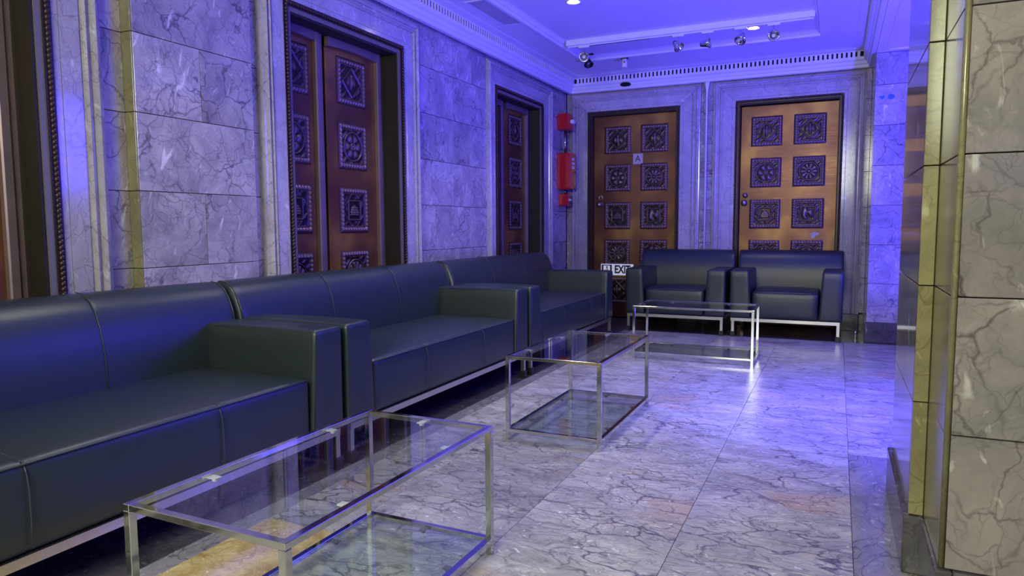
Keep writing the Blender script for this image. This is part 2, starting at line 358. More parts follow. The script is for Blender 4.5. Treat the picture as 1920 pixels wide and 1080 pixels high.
# section between door 1 and 2: recessed margins and a proud middle field
d1o, d2o = doors_left[0][1]+.205, doors_left[1][0]-.165
courses(wl, 'wall', 'L', -2.885, d1o-.02, 2.14, [[]])
courses(wl, 'wall', 'L', -2.885, 2.833, d2o+.02, [[]])
for k in range(len(ZJ)-1):
    cuts = [2.142]+([2.50] if k % 2 == 0 else [])+[2.833]
    for p, q in zip(cuts, cuts[1:]): stone(wl, 'wall', 'L', -2.82, p, q, ZJ[k], ZJ[k+1], .062)
    blk('edge_stone', (-2.883, 2.136, ZJ[k]+G), (-2.8215, 2.1425, ZJ[k+1]-G), 'ochre', wl, .001)
# between door 2 and 3
courses(wl, 'wall', 'L', -2.86, doors_left[1][1]+.20, doors_left[2][0]-.135, [[4.74, 5.30], [5.03], [4.74, 5.30], [5.03], [4.76, 5.31], [5.03], [4.76, 5.36]])
# after door 3 to the corner
courses(wl, 'wall', 'L', -2.86, doors_left[2][1]+.265, YB, [[]])
# band above casings
for a, b, wa, wb in doors_left: stone(wl, 'wall', 'L', -2.862, a-wa, b+wb, 2.53, ZT)

# ---- door casings (marble architraves), one jamb, head, jamb
def casing(name, root_loc, rz, w, wa, wb, h, plinth=.19, tall=.20):
    """local x along wall 0..w, room at -y; profile: u outwards from the opening, d proud of the plane"""
    t = thing(name, None, None, root_loc, rz, kind='structure')
    pr = [(0, -.10), (0, 0), (.14, 0), (.15, -.004), (.16, 0), (.55, 0), (.56, -.005), (.60, -.005), (.61, .004), (.66, .012), (.70, .006), (.72, -.004), (.78, -.004), (.80, .010),
          (.86, .018), (.92, .012), (.94, .0), (1.0, -.002), (1.0, -.05)]
    def side(pts0, pts1, name):
        V = pts0+pts1; n = len(pts0); F = [(k, k+1, n+k+1, n+k) for k in range(n-1)]
        link(name, new_mesh(name, V, F), 'casing', t)
    L0 = [(-u*wa, -d, plinth) for u, d in pr]; L1 = [(-u*wa, -d, h+u*tall-.001) for u, d in pr]
    R0 = [(w+u*wb, -d, plinth) for u, d in pr]; R1 = [(w+u*wb, -d, h+u*tall-.001) for u, d in pr]
    side(L0, L1, 'jamb_stone'); side(R0, R1, 'jamb_stone')
    H0 = [(-u*wa, -d, h+u*tall+.001) for u, d in pr]; H1 = [(w+u*wb, -d, h+u*tall+.001) for u, d in pr]
    side(H0, H1, 'head_stone')
    blk('plinth_block', (-wa, -.022, .0), (-.001, .05, plinth-.002), 'plinth', t, .003); blk('plinth_block', (w+.001, -.022, .0), (w+wb, .05, plinth-.002), 'plinth', t, .003)
    return t

# ---- carved panels
def relief(kind, n=76):
    g = np.linspace(-1, 1, n); U, Vv = np.meshgrid(g, g); R = np.hypot(U, Vv); T = np.arctan2(Vv, U); A, B = abs(U), abs(Vv); mx = np.maximum(A, B); mn = np.where(A > B, Vv, U)
    ss = lambda e0, e1, x: np.clip((x-e0)/(e1-e0), 0, 1)
    ridge = lambda d, wd: np.clip(1-abs(d)/wd, 0, 1)
    H = np.zeros_like(U)
    # leafy outer frame: bevel with egg-and-dart lobes
    fr = ss(.74, .80, mx); H += fr*(.55+.45*abs(np.sin(mn*PI*5.5))*(1-ss(.9, 1, mx)))*(1-.75*ss(.86, 1.0, mx))
    H += .5*ridge(mx-.72, .035)
    ins = 1-ss(.68, .72, mx)
    fil = (.5+.5*np.sin(11*U+3*np.sin(6*Vv)))*(.5+.5*np.sin(12*Vv+2.5*np.sin(7*U)))
    if kind == 0:      # lozenge with an upright figure and wings
        dd = A+B; H += ins*(.8*ridge(dd-.64, .045)); H += ins*(dd > .7)*fil*.65
        fig = np.exp(-((U/.07)**2+((Vv+.02)/.26)**2))+.8*np.exp(-((U/.06)**2+((Vv-.30)/.07)**2))+.6*np.exp(-(((A-.2)/.10)**2+((Vv-.02)/.17)**2))
        H += ins*(dd < .58)*fig*.9
    elif kind == 1:    # six-petal rosette in a ring
        H += ins*.75*ridge(R-.62, .05); pet = abs(np.cos(3*T)); H += ins*((R < .56) & (R > .16))*(.7*pet*np.sin(np.clip((R-.16)/.40, 0, 1)*PI))
        H += ins*(.8*ridge(R-.13, .05)+.7*(R < .06)); H += ins*(R > .68)*fil*.65
    elif kind == 2:    # nested squares round a small arch
        H += ins*.75*ridge(mx-.42, .04)+ins*.5*ridge(A+B-.86, .05)*(mx > .47); H += ins*(mx > .47)*fil*.3
        arch = (np.hypot(U/1.0, (Vv+.12)/1.25) < .26) & (Vv > -.2); H += arch*(.55+.2*np.cos(Vv*60)); H += .5*ridge(B-.22, .03)*(A < .34)*(Vv < 0)
    elif kind == 3:    # two facing heads in a square
        H += ins*.75*ridge(mx-.46, .04); H += ins*(mx > .52)*fil*.5
        H += (mx < .42)*(.9*np.exp(-(((A-.2)/.13)**2+((Vv-.05)/.2)**2))+.5*fil*(A < .3))
    else:              # twelve-ray wheel
        H += ins*.7*ridge(R-.58, .045); H += ins*((R < .5) & (R > .2))*.6*abs(np.cos(5*T)); H += ins*(.8*ridge(R-.17, .04)+.7*(R < .07)); H += ins*(R > .66)*fil*.6
    H = H+.06*fil
    sz = .152; V = np.stack([U*sz, -H*.015, Vv*sz], -1).reshape(-1, 3); idx = np.arange(n*n).reshape(n, n)
    F = np.stack([idx[:-1, :-1], idx[:-1, 1:], idx[1:, 1:], idx[1:, :-1]], -1).reshape(-1, 4)
    me = bpy.data.meshes.new('relief'); me.from_pydata(V.tolist(), [], F.tolist()); me.attributes.new('ridge_highlight', 'FLOAT', 'POINT').data.foreach_set('value', np.clip(H, 0, 1).ravel().astype(np.float32)); me.materials.append(M['carved']); me.polygons.foreach_set('use_smooth', [True]*len(me.polygons))
    return me
REL = [relief(k) for k in range(5)]
ROWS = [2.015, 1.592, 1.166, .742, .318]
def rope_mesh(w, h, pitch=.021, r=.013):
    V0, F0 = lathe([(.0008, -1), (.75, -.6), (1, 0), (.75, .6), (.0008, 1)], 6, False)
    mb = MB(); pts = []
    n = int(h/pitch); pts += [(0, pitch*(k+.5), 'v') for k in range(n)]+[(w, pitch*(k+.5), 'v') for k in range(n)]
    n = int(w/pitch); pts += [(pitch*(k+.5), h, 'h') for k in range(n)]
    for x, z, d in pts:
        an = .6 if d == 'v' else .6+PI/2; ca, sa = math.cos(an), math.sin(an)
        V = []
        for a, b, c_ in V0:
            a, b, c_ = a*r*.85, b*r*.7, c_*r*1.15
            V.append((x+a*ca+c_*sa, b, z-a*sa+c_*ca))
        mb.add(V, F0)
    return mb.mesh('rope', True)
def portal(name, loc, rz, w, h, depth, rope_off, fillet):
    """metal lining of an opening: rope moulding, fillet, reveal"""
    t = thing(name, None, None, loc, rz, kind='structure')
    link('rope_moulding', rope_mesh(w-2*rope_off, h-rope_off), 'rope', t, (rope_off, -.008, 0))
    def U(i0, i1, y0, y1, mat, nm):   # a U-shaped strip between insets i0..i1
        mb = MB(); mb.box((i0, y0, 0), (i1, y1, h-i0)); mb.box((w-i1, y0, 0), (w-i0, y1, h-i0)); mb.box((i1, y0, h-i1), (w-i1, y1, h-i0)); link(nm, mb.mesh(nm), mat, t)
    U(.0, .034, -.004, .02, 'bronze_dark', 'outer_frame')
    if fillet: U(.034, .06, .004, .03, 'bronze_frame', 'fillet_frame')
    i = .06 if fillet else .034
    U(i, i+.012, .012, depth, 'reveal', 'reveal_lining')
    U(i-.03, i+.004, depth*.55, depth*.55+.006, 'bronze_dark', 'reveal_bead')
    return t
# left wall double doors (leaves with one column of panels each)
def double_door(name, y0, y1, wa, wb, nleaf=2):
    w = y1-y0; t = portal(name, (CP, y0, 0), PI/2, w, ZD, .16, .018, True)
    yp = .155                                     # leaf plane behind the casing face
    # leaf frames: x ranges in local coordinates, tuned on the middle doorway
    for (x0, x1, px, fl0, fl1) in ((-.02, .412, .215, .412, .487), (.53, 1.05, .79, 1.05, 1.128)):
        k = w/1.192; x0, x1, px, fl0, fl1 = [v*k for v in (x0, x1, px, fl0, fl1)]
        lf = blk('door_leaf', (x0, yp, .01), (x1+.02, yp+.045, 2.275), 'door', t, .002)
        c0 = lf.location.copy()
        for r_, z in enumerate(ROWS):
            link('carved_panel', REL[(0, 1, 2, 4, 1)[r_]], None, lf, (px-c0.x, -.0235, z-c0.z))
        blk('edge_flange', (fl0, yp-.03, .01), (fl1-.035, yp+.03, 2.30), 'flange', t, .006); blk('edge_flange', (fl1-.033, yp-.018, .01), (fl1, yp+.03, 2.30), 'flange', t, .006)
        # sagging head flange
        V = []; F = []; n = 14
        for i in range(n+1):
            u = i/n; X = x0+(fl0-x0)*u; sag = .028*math.sin(PI*u)**.8
            for yy in (yp-.03, yp+.03): V += [(X, yy, 2.20+.012*math.sin(PI*u)), (X, yy, 2.262+sag)]
        for i in range(n):
            b = i*4; F += [(b, b+4, b+5, b+1), (b+2, b+3, b+7, b+6), (b+1, b+5, b+7, b+3), (b, b+2, b+6, b+4)]
        F += [(0, 1, 3, 2), (n*4, n*4+2, n*4+3, n*4+1)]
        link('head_flange', new_mesh('hf', V, F), 'flange', t)
    blk('back_panel', (-.02, .215, 0), (w+.02, .235, ZD+.02), 'black', t, 0)
    casing('trim_'+name[-1]+'1', (CP, y0, 0), PI/2, w, wa, wb, ZD)
    return t
for i, (a, b, wa, wb) in enumerate(doors_left): double_door('door_%d' % (i+1), a, b, wa, wb)

# ---- back wall
D4, D5 = (-2.600, -1.565), (-.995, .022)
bw = MB().box((XL-.1, YB+.05, 0), (D4[0], YB+.4, ZC)).box((D4[0], YB+.05, ZD), (D4[1], YB+.4, ZC)).box((D4[1], YB+.05, 0), (D5[0], YB+.4, ZC))
bw.box((D5[0], YB+.05, ZD), (D5[1], YB+.4, ZC)).box((D5[1], YB+.05, 0), (XE, YB+.4, ZC))
wb_ = link('wall_back', bw.mesh('wb'), 'joint', kind='structure')
courses(wb_, 'wall', 'B', YB+.02, D4[1]+.213, D5[0]-.221, [[-1.283]])
for z0, z1 in zip(ZJ, ZJ[1:]): stone(wb_, 'wall', 'B', YB+.02, XL-.04, D4[0]-.195, z0, z1); stone(wb_, 'wall', 'B', YB+.02, D5[1]+.188, XR, z0, z1)
stone(wb_, 'casing', 'B', YB+.022, D4[0]-.20, D4[1]+.215, 2.525, ZT); stone(wb_, 'casing', 'B', YB+.022, D5[0]-.223, D5[1]+.19, 2.535, ZT)
casing('trim_4', (D4[0], YB, 0), 0, D4[1]-D4[0], .20, .213, ZD, .17, .195)
casing('trim_5', (D5[0], YB, 0), 0, D5[1]-D5[0], .222, .19, ZD-.005, .17, .205)
def single_door(name, x0, x1, lx0, lx1, top, cols, kinds, yp):
    w = x1-x0; t = portal(name, (x0, YB, 0), 0, w, ZD, yp+.04, .012, False)
    lf = blk('door_leaf', (lx0-x0, yp, .008), (lx1-x0, yp+.045, top), 'door', t, .003); c0 = lf.location.copy()
    for j, cx in enumerate(cols):
        for r_, z in enumerate(ROWS):
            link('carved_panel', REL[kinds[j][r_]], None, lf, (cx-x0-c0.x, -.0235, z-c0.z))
    blk('back_panel', (-.01, yp+.05, 0), (w+.01, yp+.07, ZD+.02), 'black', t, 0)
    return t, c0
t4, c4 = single_door('door_4', D4[0], D4[1], -2.555, -1.60, 2.285, (-2.28, -1.862), ((0, 1, 2, 4, 0), (0, 4, 3, 1, 1)), .10)
t5, c5 = single_door('door_5', D5[0], D5[1], -.945, -.015, 2.275, (-.693, -.281), ((0, 1, 2, 4, 1), (0, 4, 3, 1, 0)), .085)
def knob(parent, x, y, z, s=1.0):
    V, F = lathe([(.001, .0), (.033*s, .0), (.033*s, .006), (.012, .010), (.011, .028), (.024*s, .036), (.030*s, .050), (.024*s, .062), (.001, .066)], 18, False)
    link('door_knob', new_mesh('knob', V, F, True), 'knob', parent, (x, y, z), (PI/2, 0, 0))
knob(t4, -2.482-D4[0], .10, 1.295); knob(t5, -.898-D5[0], .085, 1.283); knob(t5, -.889-D5[0], .085, 1.362, .8)
V, F = lathe([(.014, 0), (.030, 0), (.030, .006), (.016, .010), (.014, .0)], 18, False); link('keyhole_ring', new_mesh('ring', V, F, True), 'knob', t4, (-2.476-D4[0], .10, 1.372), (PI/2, 0, 0))
for z in (2.10, 1.10, .3): blk('hinge', (-.012-D5[0]-.004, .075, z-.06), (-.012-D5[0]+.012, .09, z+.06), 'bronze_frame', t5, .002)
pts = [(.035*(1+.35*math.sin(3*a+1)+.2*math.sin(7*a))*math.cos(a), .022*(1+.3*math.sin(2*a)+.25*math.sin(5*a))*math.sin(a)-.02*(1 if 4.3 < a < 5.1 else 0)) for a in np.linspace(0, 2*PI, 36)[:-1]]
n_ = len(pts); link('worn_patch', new_mesh('patch', [(x, 0, z) for x, z in pts]+[(x, -.0008, z) for x, z in pts], [tuple(range(n_)), tuple(range(n_, 2*n_))]+[(i, (i+1) % n_, n_+(i+1) % n_, n_+i) for i in range(n_)]), 'paper', t5, (-.215-D5[0], .0845, .955), label='pale worn patch on the bronze')
# ---- skirting
def skirt(name, pieces, parent=None):
    t = thing(name, None, None, (0, 0, 0), 0, kind='structure')
    for a, b in pieces: blk('skirting_stone', a, b, 'plinth', t, .003)
    return t
skirt('baseboard_left', [((-2.87, YN, 0), (-2.835, .45, .18)), ((-2.89, d1o+.003, 0), (-2.86, 2.13, .18)), ((-2.87, 2.135, 0), (-2.80, 2.84, .18)), ((-2.89, 2.843, 0), (-2.86, d2o-.003, .18)),
                         ((-2.87, 4.50, 0), (-2.835, 5.06, .18)), ((-2.87, 5.063, 0), (-2.835, 5.62, .18)), ((-2.87, 7.18, 0), (-2.835, YB, .18))])
skirt('baseboard_back', [((-1.35, YB-.02, 0), (-1.22, YB+.02, .17)), ((.215, YB-.02, 0), (.26, YB+.02, .17))])

# ---- far pilaster, beam and the hall beyond
PF = 6.955
pb = MB().box((XR+.012, PF+.02, 0), (.90, YB+.06, 2.56)); pil = link('wall_right', pb.mesh('pil'), 'joint', kind='structure')
for z0, z1 in zip(ZJ, ZJ[1:-1]+[2.528]):
    blk('stone', (XR, PF, z0+G), (.518, PF+.03, z1-G), 'wall', pil, .0015); blk('stone', (.52, PF, z0+G), (.90, PF+.03, z1-G), 'wall', pil, .0015)
    blk('stone', (XR, PF+.032, z0+G), (XR+.02, YB, z1-G), 'wall', pil, .0015)
blk('plinth_block', (XR-.012, PF-.014, 0), (.92, PF+.03, .18), 'plinth', pil, .003); blk('plinth_block', (XR-.012, PF+.032, 0), (XR+.012, YB, .18), 'plinth', pil, .003)
bm_ = MB().box((XR, 3.04, 2.53), (.90, YB+.05, ZC+.05)).box((XR, YN, 2.53), (.90, 2.35, ZC+.05)).box((XR, 2.35, 2.53), (.9, 3.04, ZC+.05))
beam = link('trim_6', bm_.mesh('beam'), 'plaster', kind='structure')
link('soffit_moulding', mk(frame_sweep(XR+.07, .80, 3.25, 6.85, [(0, 2.531), (0, 2.522), (.012, 2.518), (.020, 2.524), (.020, 2.531)])), 'plaster', beam)
hw = MB().box((XE, YN, 0), (XE+.2, YB+.4, ZC)).box((XL-.3, YN-.2, 0), (XE, YN, ZC)); hall = link('wall_hall', hw.mesh('hall'), 'wall', kind='structure')

# ---- near stepped pillar
pc = MB().box((.245, 2.37, 0), (1.3, 3.02, 2.56)).box((.285, 2.03, 0), (1.3, 2.37, 2.56)); npil = link('wall_pillar', pc.mesh('np'), 'joint', kind='structure')
for z0, z1 in zip(ZJ, ZJ[1:-1]+[2.53]):
    a, b = z0+G, z1-G
    blk('stone', (.220, 2.352, a), (.246, 3.04, b), 'pillar', npil, .0015)             # long polished side
    blk('edge_stone', (.220, 2.345, a), (.2585, 2.372, b), 'ochre', npil, .0015)       # ochre return facing the camera
    blk('edge_stone', (.2600, 2.024, a), (.286, 2.372, b), 'ochre', npil, .0015)       # ochre side of the near block
    blk('stone', (.2735, 2.000, a), (.78, 2.03, b), 'pillar', npil, .0015); blk('stone', (.782, 2.0, a), (1.3, 2.03, b), 'pillar', npil, .0015)
V, F = tube([(.2665, 2.012, .18), (.2665, 2.012, 2.53)], .0075, 10); link('corner_bead', new_mesh('bead', V, F, True), 'ochre', npil)
for a, b in (((.206, 2.334, 0), (.262, 3.055, .178)), ((.2485, 1.988, 0), (.29, 2.333, .178)), ((.2915, 1.988, 0), (1.3, 2.03, .178))): blk('plinth_block', a, b, 'plinth', npil, .004)

# ---- white conduit with a flared head between the two back doors
V, F = lathe([(.0095, .0), (.0095, 2.40), (.012, 2.45), (.026, 2.525), (.030, 2.545)], 12)
link('conduit_pipe', new_mesh('conduit', V, F, True), 'white', None, (-1.283, YB-.028, 0), label='thin white vertical pipe with flared top between the two back doors', cat='pipe')
# ---- floor door stop beside the right armchair
t = thing('door_stop', 'small round door stop on the floor beside the right armchair', 'door stop', (.178, 7.02, 0))
V, F = lathe([(.022, 0), (.022, .004), (.006, .006), (.006, .06)], 14); link('stem', new_mesh('st', V, F), 'brushed', t)
V, F = lathe([(.001, .058), (.016, .06), (.021, .072), (.016, .086), (.001, .09)], 14, False); link('cap', new_mesh('cp', V, F, True), 'knob', t)

# ---- stickers on the pilaster
hv = [(.022*(16*math.sin(a)**3)/16, (.022*(13*math.cos(a)-5*math.cos(2*a)-2*math.cos(3*a)-math.cos(4*a))/16)) for a in np.linspace(0, 2*PI, 40)[:-1]]
def flat(pts, th):
    n = len(pts); V = [(x, 0, z) for x, z in pts]+[(x, -th, z) for x, z in pts]; F = [tuple(range(n)), tuple(range(n, 2*n))]+[(i, (i+1) % n, n+(i+1) % n, n+i) for i in range(n)]; return V, F
link('heart_sticker', mk(flat(hv, .002)), 'teal', None, (.315, PF-.0005, 2.148), label='small teal heart-shaped sticker high on the blue-lit marble pilaster', cat='sticker')
link('round_sticker', mk(flat([(.028*math.cos(a), .022*math.sin(a)) for a in np.linspace(0, 2*PI, 28)[:-1]], .002)), 'teal', None, (.384, PF-.0005, 2.150), label='small round teal sticker high on the blue-lit marble pilaster', cat='sticker')

# ---- signs on door 4
t = thing('letter_sign', 'small pale paper sign with the letter A on the left back door', 'sign', (-2.045, YB+.0985, 1.795))
blk('sheet', (-.055, -.002, -.058), (.055, 0, .058), 'paper', t, 0)
link('letter', text_mesh('A', .095), 'ink', t, (0, -.003, 0), (PI/2, 0, 0))
t = thing('exit_sign', 'white EXIT sign with black figure square low on the left back door', 'sign', (-2.27, YB+.072, .553))
blk('plate', (-.19, 0, -.064), (.19, .012, .064), 'signwhite', t, .002)
mb = MB().box((-.180, -.002, -.055), (-.060, 0, -.045)).box((-.180, -.002, .045), (-.060, 0, .055)).box((-.180, -.002, -.055), (-.160, 0, .055)).box((-.080, -.002, -.055), (-.060, 0, .055))
link('symbol_frame', mb.mesh('sq'), 'ink', t)
mb = MB().add(*[[(x-.118, y-.0015, z+.028) for x, y, z in [(v[0], v[2], v[1]) for v in lathe([(.010, -.001), (.010, .001)], 12)[0]]], lathe([(.010, -.001), (.010, .001)], 12)[1]])
mb.add([(x-.12, -.001, z-.012) for x, z in [(0, .03), (.008, .03), (.012, .005), (.030, .005), (.034, -.022), (.026, -.022), (.022, -.004), (.0, -.004)]]+[(x-.12, -.003, z-.012) for x, z in [(0, .03), (.008, .03), (.012, .005), (.030, .005), (.034, -.022), (.026, -.022), (.022, -.004), (.0, -.004)]],
       [tuple(range(8)), tuple(range(8, 16))]+[(i, (i+1) % 8, 8+(i+1) % 8, 8+i) for i in range(8)])
V, F = tube([(-.122+.024*math.cos(a), -.002, -.020+.022*math.sin(a)) for a in np.linspace(1.9, 6.0, 14)], .0035, 5); mb.add(V, F)
link('figure', mb.mesh('fig'), 'ink', t)
o = link('lettering', text_mesh('EXIT', .125, .0012, .004), 'ink', t, (.065, -.003, 0), (PI/2, 0, 0)); o.scale = (.72, 1.0, 1)

# ---- fire alarm devices by the corner
RW = -2.86
def redbox(name, label, cat, y0, y1, z0, z1, d0, d1, bev=.006):
    t = thing(name, label, cat, (RW, (y0+y1)/2, (z0+z1)/2)); h = (z1-z0)/2; wy = (y1-y0)/2
    blk('housing', (0, -wy, -h), (d1, wy, h), 'red', t, bev); return t, wy, h
t, wy, h = redbox('alarm_strobe', 'top red alarm box with white strobe lens beside the corner', 'fire alarm', 7.36, 7.50, 2.118, 2.29, 0, .135)
blk('strobe_lens', (.135, -.025, -.02), (.172, .05, .022), 'white', t, .006); blk('front_rim', (.135, -wy+.01, -h+.01), (.146, wy-.01, -.03), 'red', t, .003)
t, wy, h = redbox('alarm_cabinet', 'large middle red alarm cabinet with three white labels', 'fire alarm', 7.36, 7.53, 1.462, 1.862, 0, .155)
blk('front_door', (.155, -wy+.006, -h+.006), (.164, wy-.006, h-.006), 'red', t, .003)
for z in (.13, .085, .04): blk('label_plate', (.1642, -.05, z-.014), (.1662, .02, z+.014), 'white', t, 0, label='white printed label')
blk('latch', (.164, .02, -.012), (.174, .075, -.004), 'black', t, .002)
t, wy, h = redbox('pull_station', 'lowest small red pull station with black and white handle', 'fire alarm', 7.41, 7.50, 1.279, 1.414, 0, .115)
blk('pull_handle', (.115, -.035, -.012), (.128, .035, .010), 'white', t, .003); blk('dark_slot', (.1145, -.038, .018), (.1165, .038, .045), 'black', t, 0); blk('dark_slot', (.1145, -.038, -.05), (.1165, .038, -.022), 'black', t, 0)
V, F = tube([(-2.80, 7.45, 1.862), (-2.80, 7.45, 2.118)], .010, 10); link('steel_conduit', new_mesh('sc', V, F, True), 'chrome', None, label='short shiny steel conduit between the top two red alarm boxes', cat='pipe')
V, F = tube([(-2.80, 7.45, 1.414), (-2.80, 7.45, 1.462)], .010, 10); link('steel_conduit', new_mesh('sc', V, F, True), 'chrome', None, label='stub of steel conduit above the lowest red pull station', cat='pipe')

# ---- ceiling vent
t = thing('ceiling_vent', 'long slatted white air vent in the ceiling beside the left cornice', 'air vent', (-2.480, 5.05, ZC))
VX, VY = .078, .325
mb = MB().box((-VX-.014, -VY-.014, -.005), (VX+.014, -VY, .0)).box((-VX-.014, VY, -.005), (VX+.014, VY+.014, 0)).box((-VX-.014, -VY, -.005), (-VX, VY, 0)).box((VX, -VY, -.005), (VX+.014, VY, 0))
link('frame', mb.mesh('vf'), 'plaster', t); blk('duct_shade_sheet', (-VX, -VY, -.0012), (VX, VY, 0), 'slot', t, 0)  # flat black sheet painted as the vent's dark depth, no duct behind
for k in range(11):
    x = -VX+.156*(k+.5)/11; blk('slat', (x-.0026, -VY, -.0038), (x+.0026, VY, -.0014), 'plaster', t, 0)

# ---- track housing and spot heads
t = thing('lighting_track', 'long white lighting track across the ceiling recess', 'lighting track', ((-2.33-.215)/2, 6.25, ZF))
TW = (2.33-.215)/2
blk('housing', (-TW, -.035, -.050), (TW, .045, 0), 'plaster', t, .003); blk('rail', (-TW+.01, -.012, -.062), (TW-.01, .012, -.0505), 'white', t, .002)
blk('slot', (-.93, -.006, -.0635), (-.28, .006, -.0622), 'slot', t, 0)
def spot_head(x, y, label, aim, lit=False, mat='chrome', z0=ZF-.062):
    t = thing('track_spotlight', label, 'spotlight', (x, y, z0), 0, 'spotlights on the ceiling track' if mat == 'chrome' else None)
    blk('adapter', (-.05, -.012, -.014), (.05, .012, 0), 'white' if mat == 'chrome' else 'black', t, .002)
    V, F = tube([(0, 0, -.012), (0, 0, -.055), (0, .0, -.062)], .005, 8); link('stem', new_mesh('s', V, F, True), mat, t)
    q = Vector(aim).normalized().to_track_quat('Z', 'Y').to_euler()
    hd = link('lamp_cup', new_mesh('cup', *lathe([(.001, -.045), (.014, -.045), (.018, -.028), (.026, -.005), (.029, .008), (.026, .008), (.014, -.02), (.001, -.022)], 20, False), True), mat, t, (0, 0, -.094), q); hd.scale = (1.35,)*3
    V, F = lathe([(.026, .004), (.034, .004), (.036, .010), (.034, .016), (.026, .016), (.026, .004)], 22, False); link('lamp_ring', new_mesh('ring', V, F, True), mat, hd)
    V, F = lathe([(.001, .002), (.010, .0), (.013, -.008), (.001, -.016)], 14, False); link('bulb', new_mesh('b', V, F, True), 'lampglow' if lit else 'white', hd)
SP = [(-2.165, 'chrome track spotlight at the far left end of the track, facing the camera', (.35, -1, -.25)),
      (-1.305, 'chrome track spotlight, leftmost of the close group of four, tilted down right', (.7, -.3, -.75)),
      (-1.056, 'chrome track spotlight, second in the close group of four, turned sideways right', (1, -.1, .12)),
      (-.785, 'chrome track spotlight just left of the bright ceiling lamp', (-.3, -.6, -.9)),
      (-.525, 'chrome track spotlight at the right end of the track, facing the camera', (.25, -1, -.2))]
for x, l, a in SP: spot_head(x, 6.25, l, a)
spot_head(-2.30, 6.78, 'small black spotlight hanging in the far left corner of the ceiling recess', (.3, -.4, -1), mat='black', z0=ZF)
# ---- downlights
def downlight(x, y, label):
    t = thing('downlight', label, 'ceiling lamp', (x, y, ZF))
    V, F = lathe([(.042, -.001), (.060, -.001), (.062, -.005), (.055, -.009), (.042, -.004), (.042, -.001)], 24, False); link('trim_ring', new_mesh('tr', V, F, True), 'plaster', t)
    V, F = lathe([(.001, -.010), (.02, -.009), (.036, -.005), (.042, -.001)], 24, False); link('lens', new_mesh('ln', V, F, True), 'lampglow', t)
downlight(-1.88, 5.18, 'glowing round ceiling lamp at the top edge of the picture')
downlight(-.68, 5.25, 'ceiling lamp just above the picture, seen only as a bright mirrored dot on the marble')
downlight(-.715, 6.53, 'glowing round ceiling lamp behind the right end of the track')
# ---- ceiling sensor
t = thing('ceiling_sensor', 'white cylindrical sensor with dark base hanging from the ceiling near the back cornice', 'sensor', (-1.975, 6.93, ZC))
V, F = lathe([(.040, 0), (.040, -.008), (.030, -.012)], 22); link('base_ring', new_mesh('br', V, F), 'black', t)
V, F = lathe([(.028, -.010), (.028, -.085), (.024, -.092), (.001, -.094)], 22); link('body', new_mesh('bd', V, F, True), 'plaster', t)
V, F = lathe([(.001, .0), (.008, 0), (.006, .004), (.001, .005)], 12); link('lens', new_mesh('le', V, F), 'black', t, (.006, -.0275, -.045), (PI/2, 0, 0))

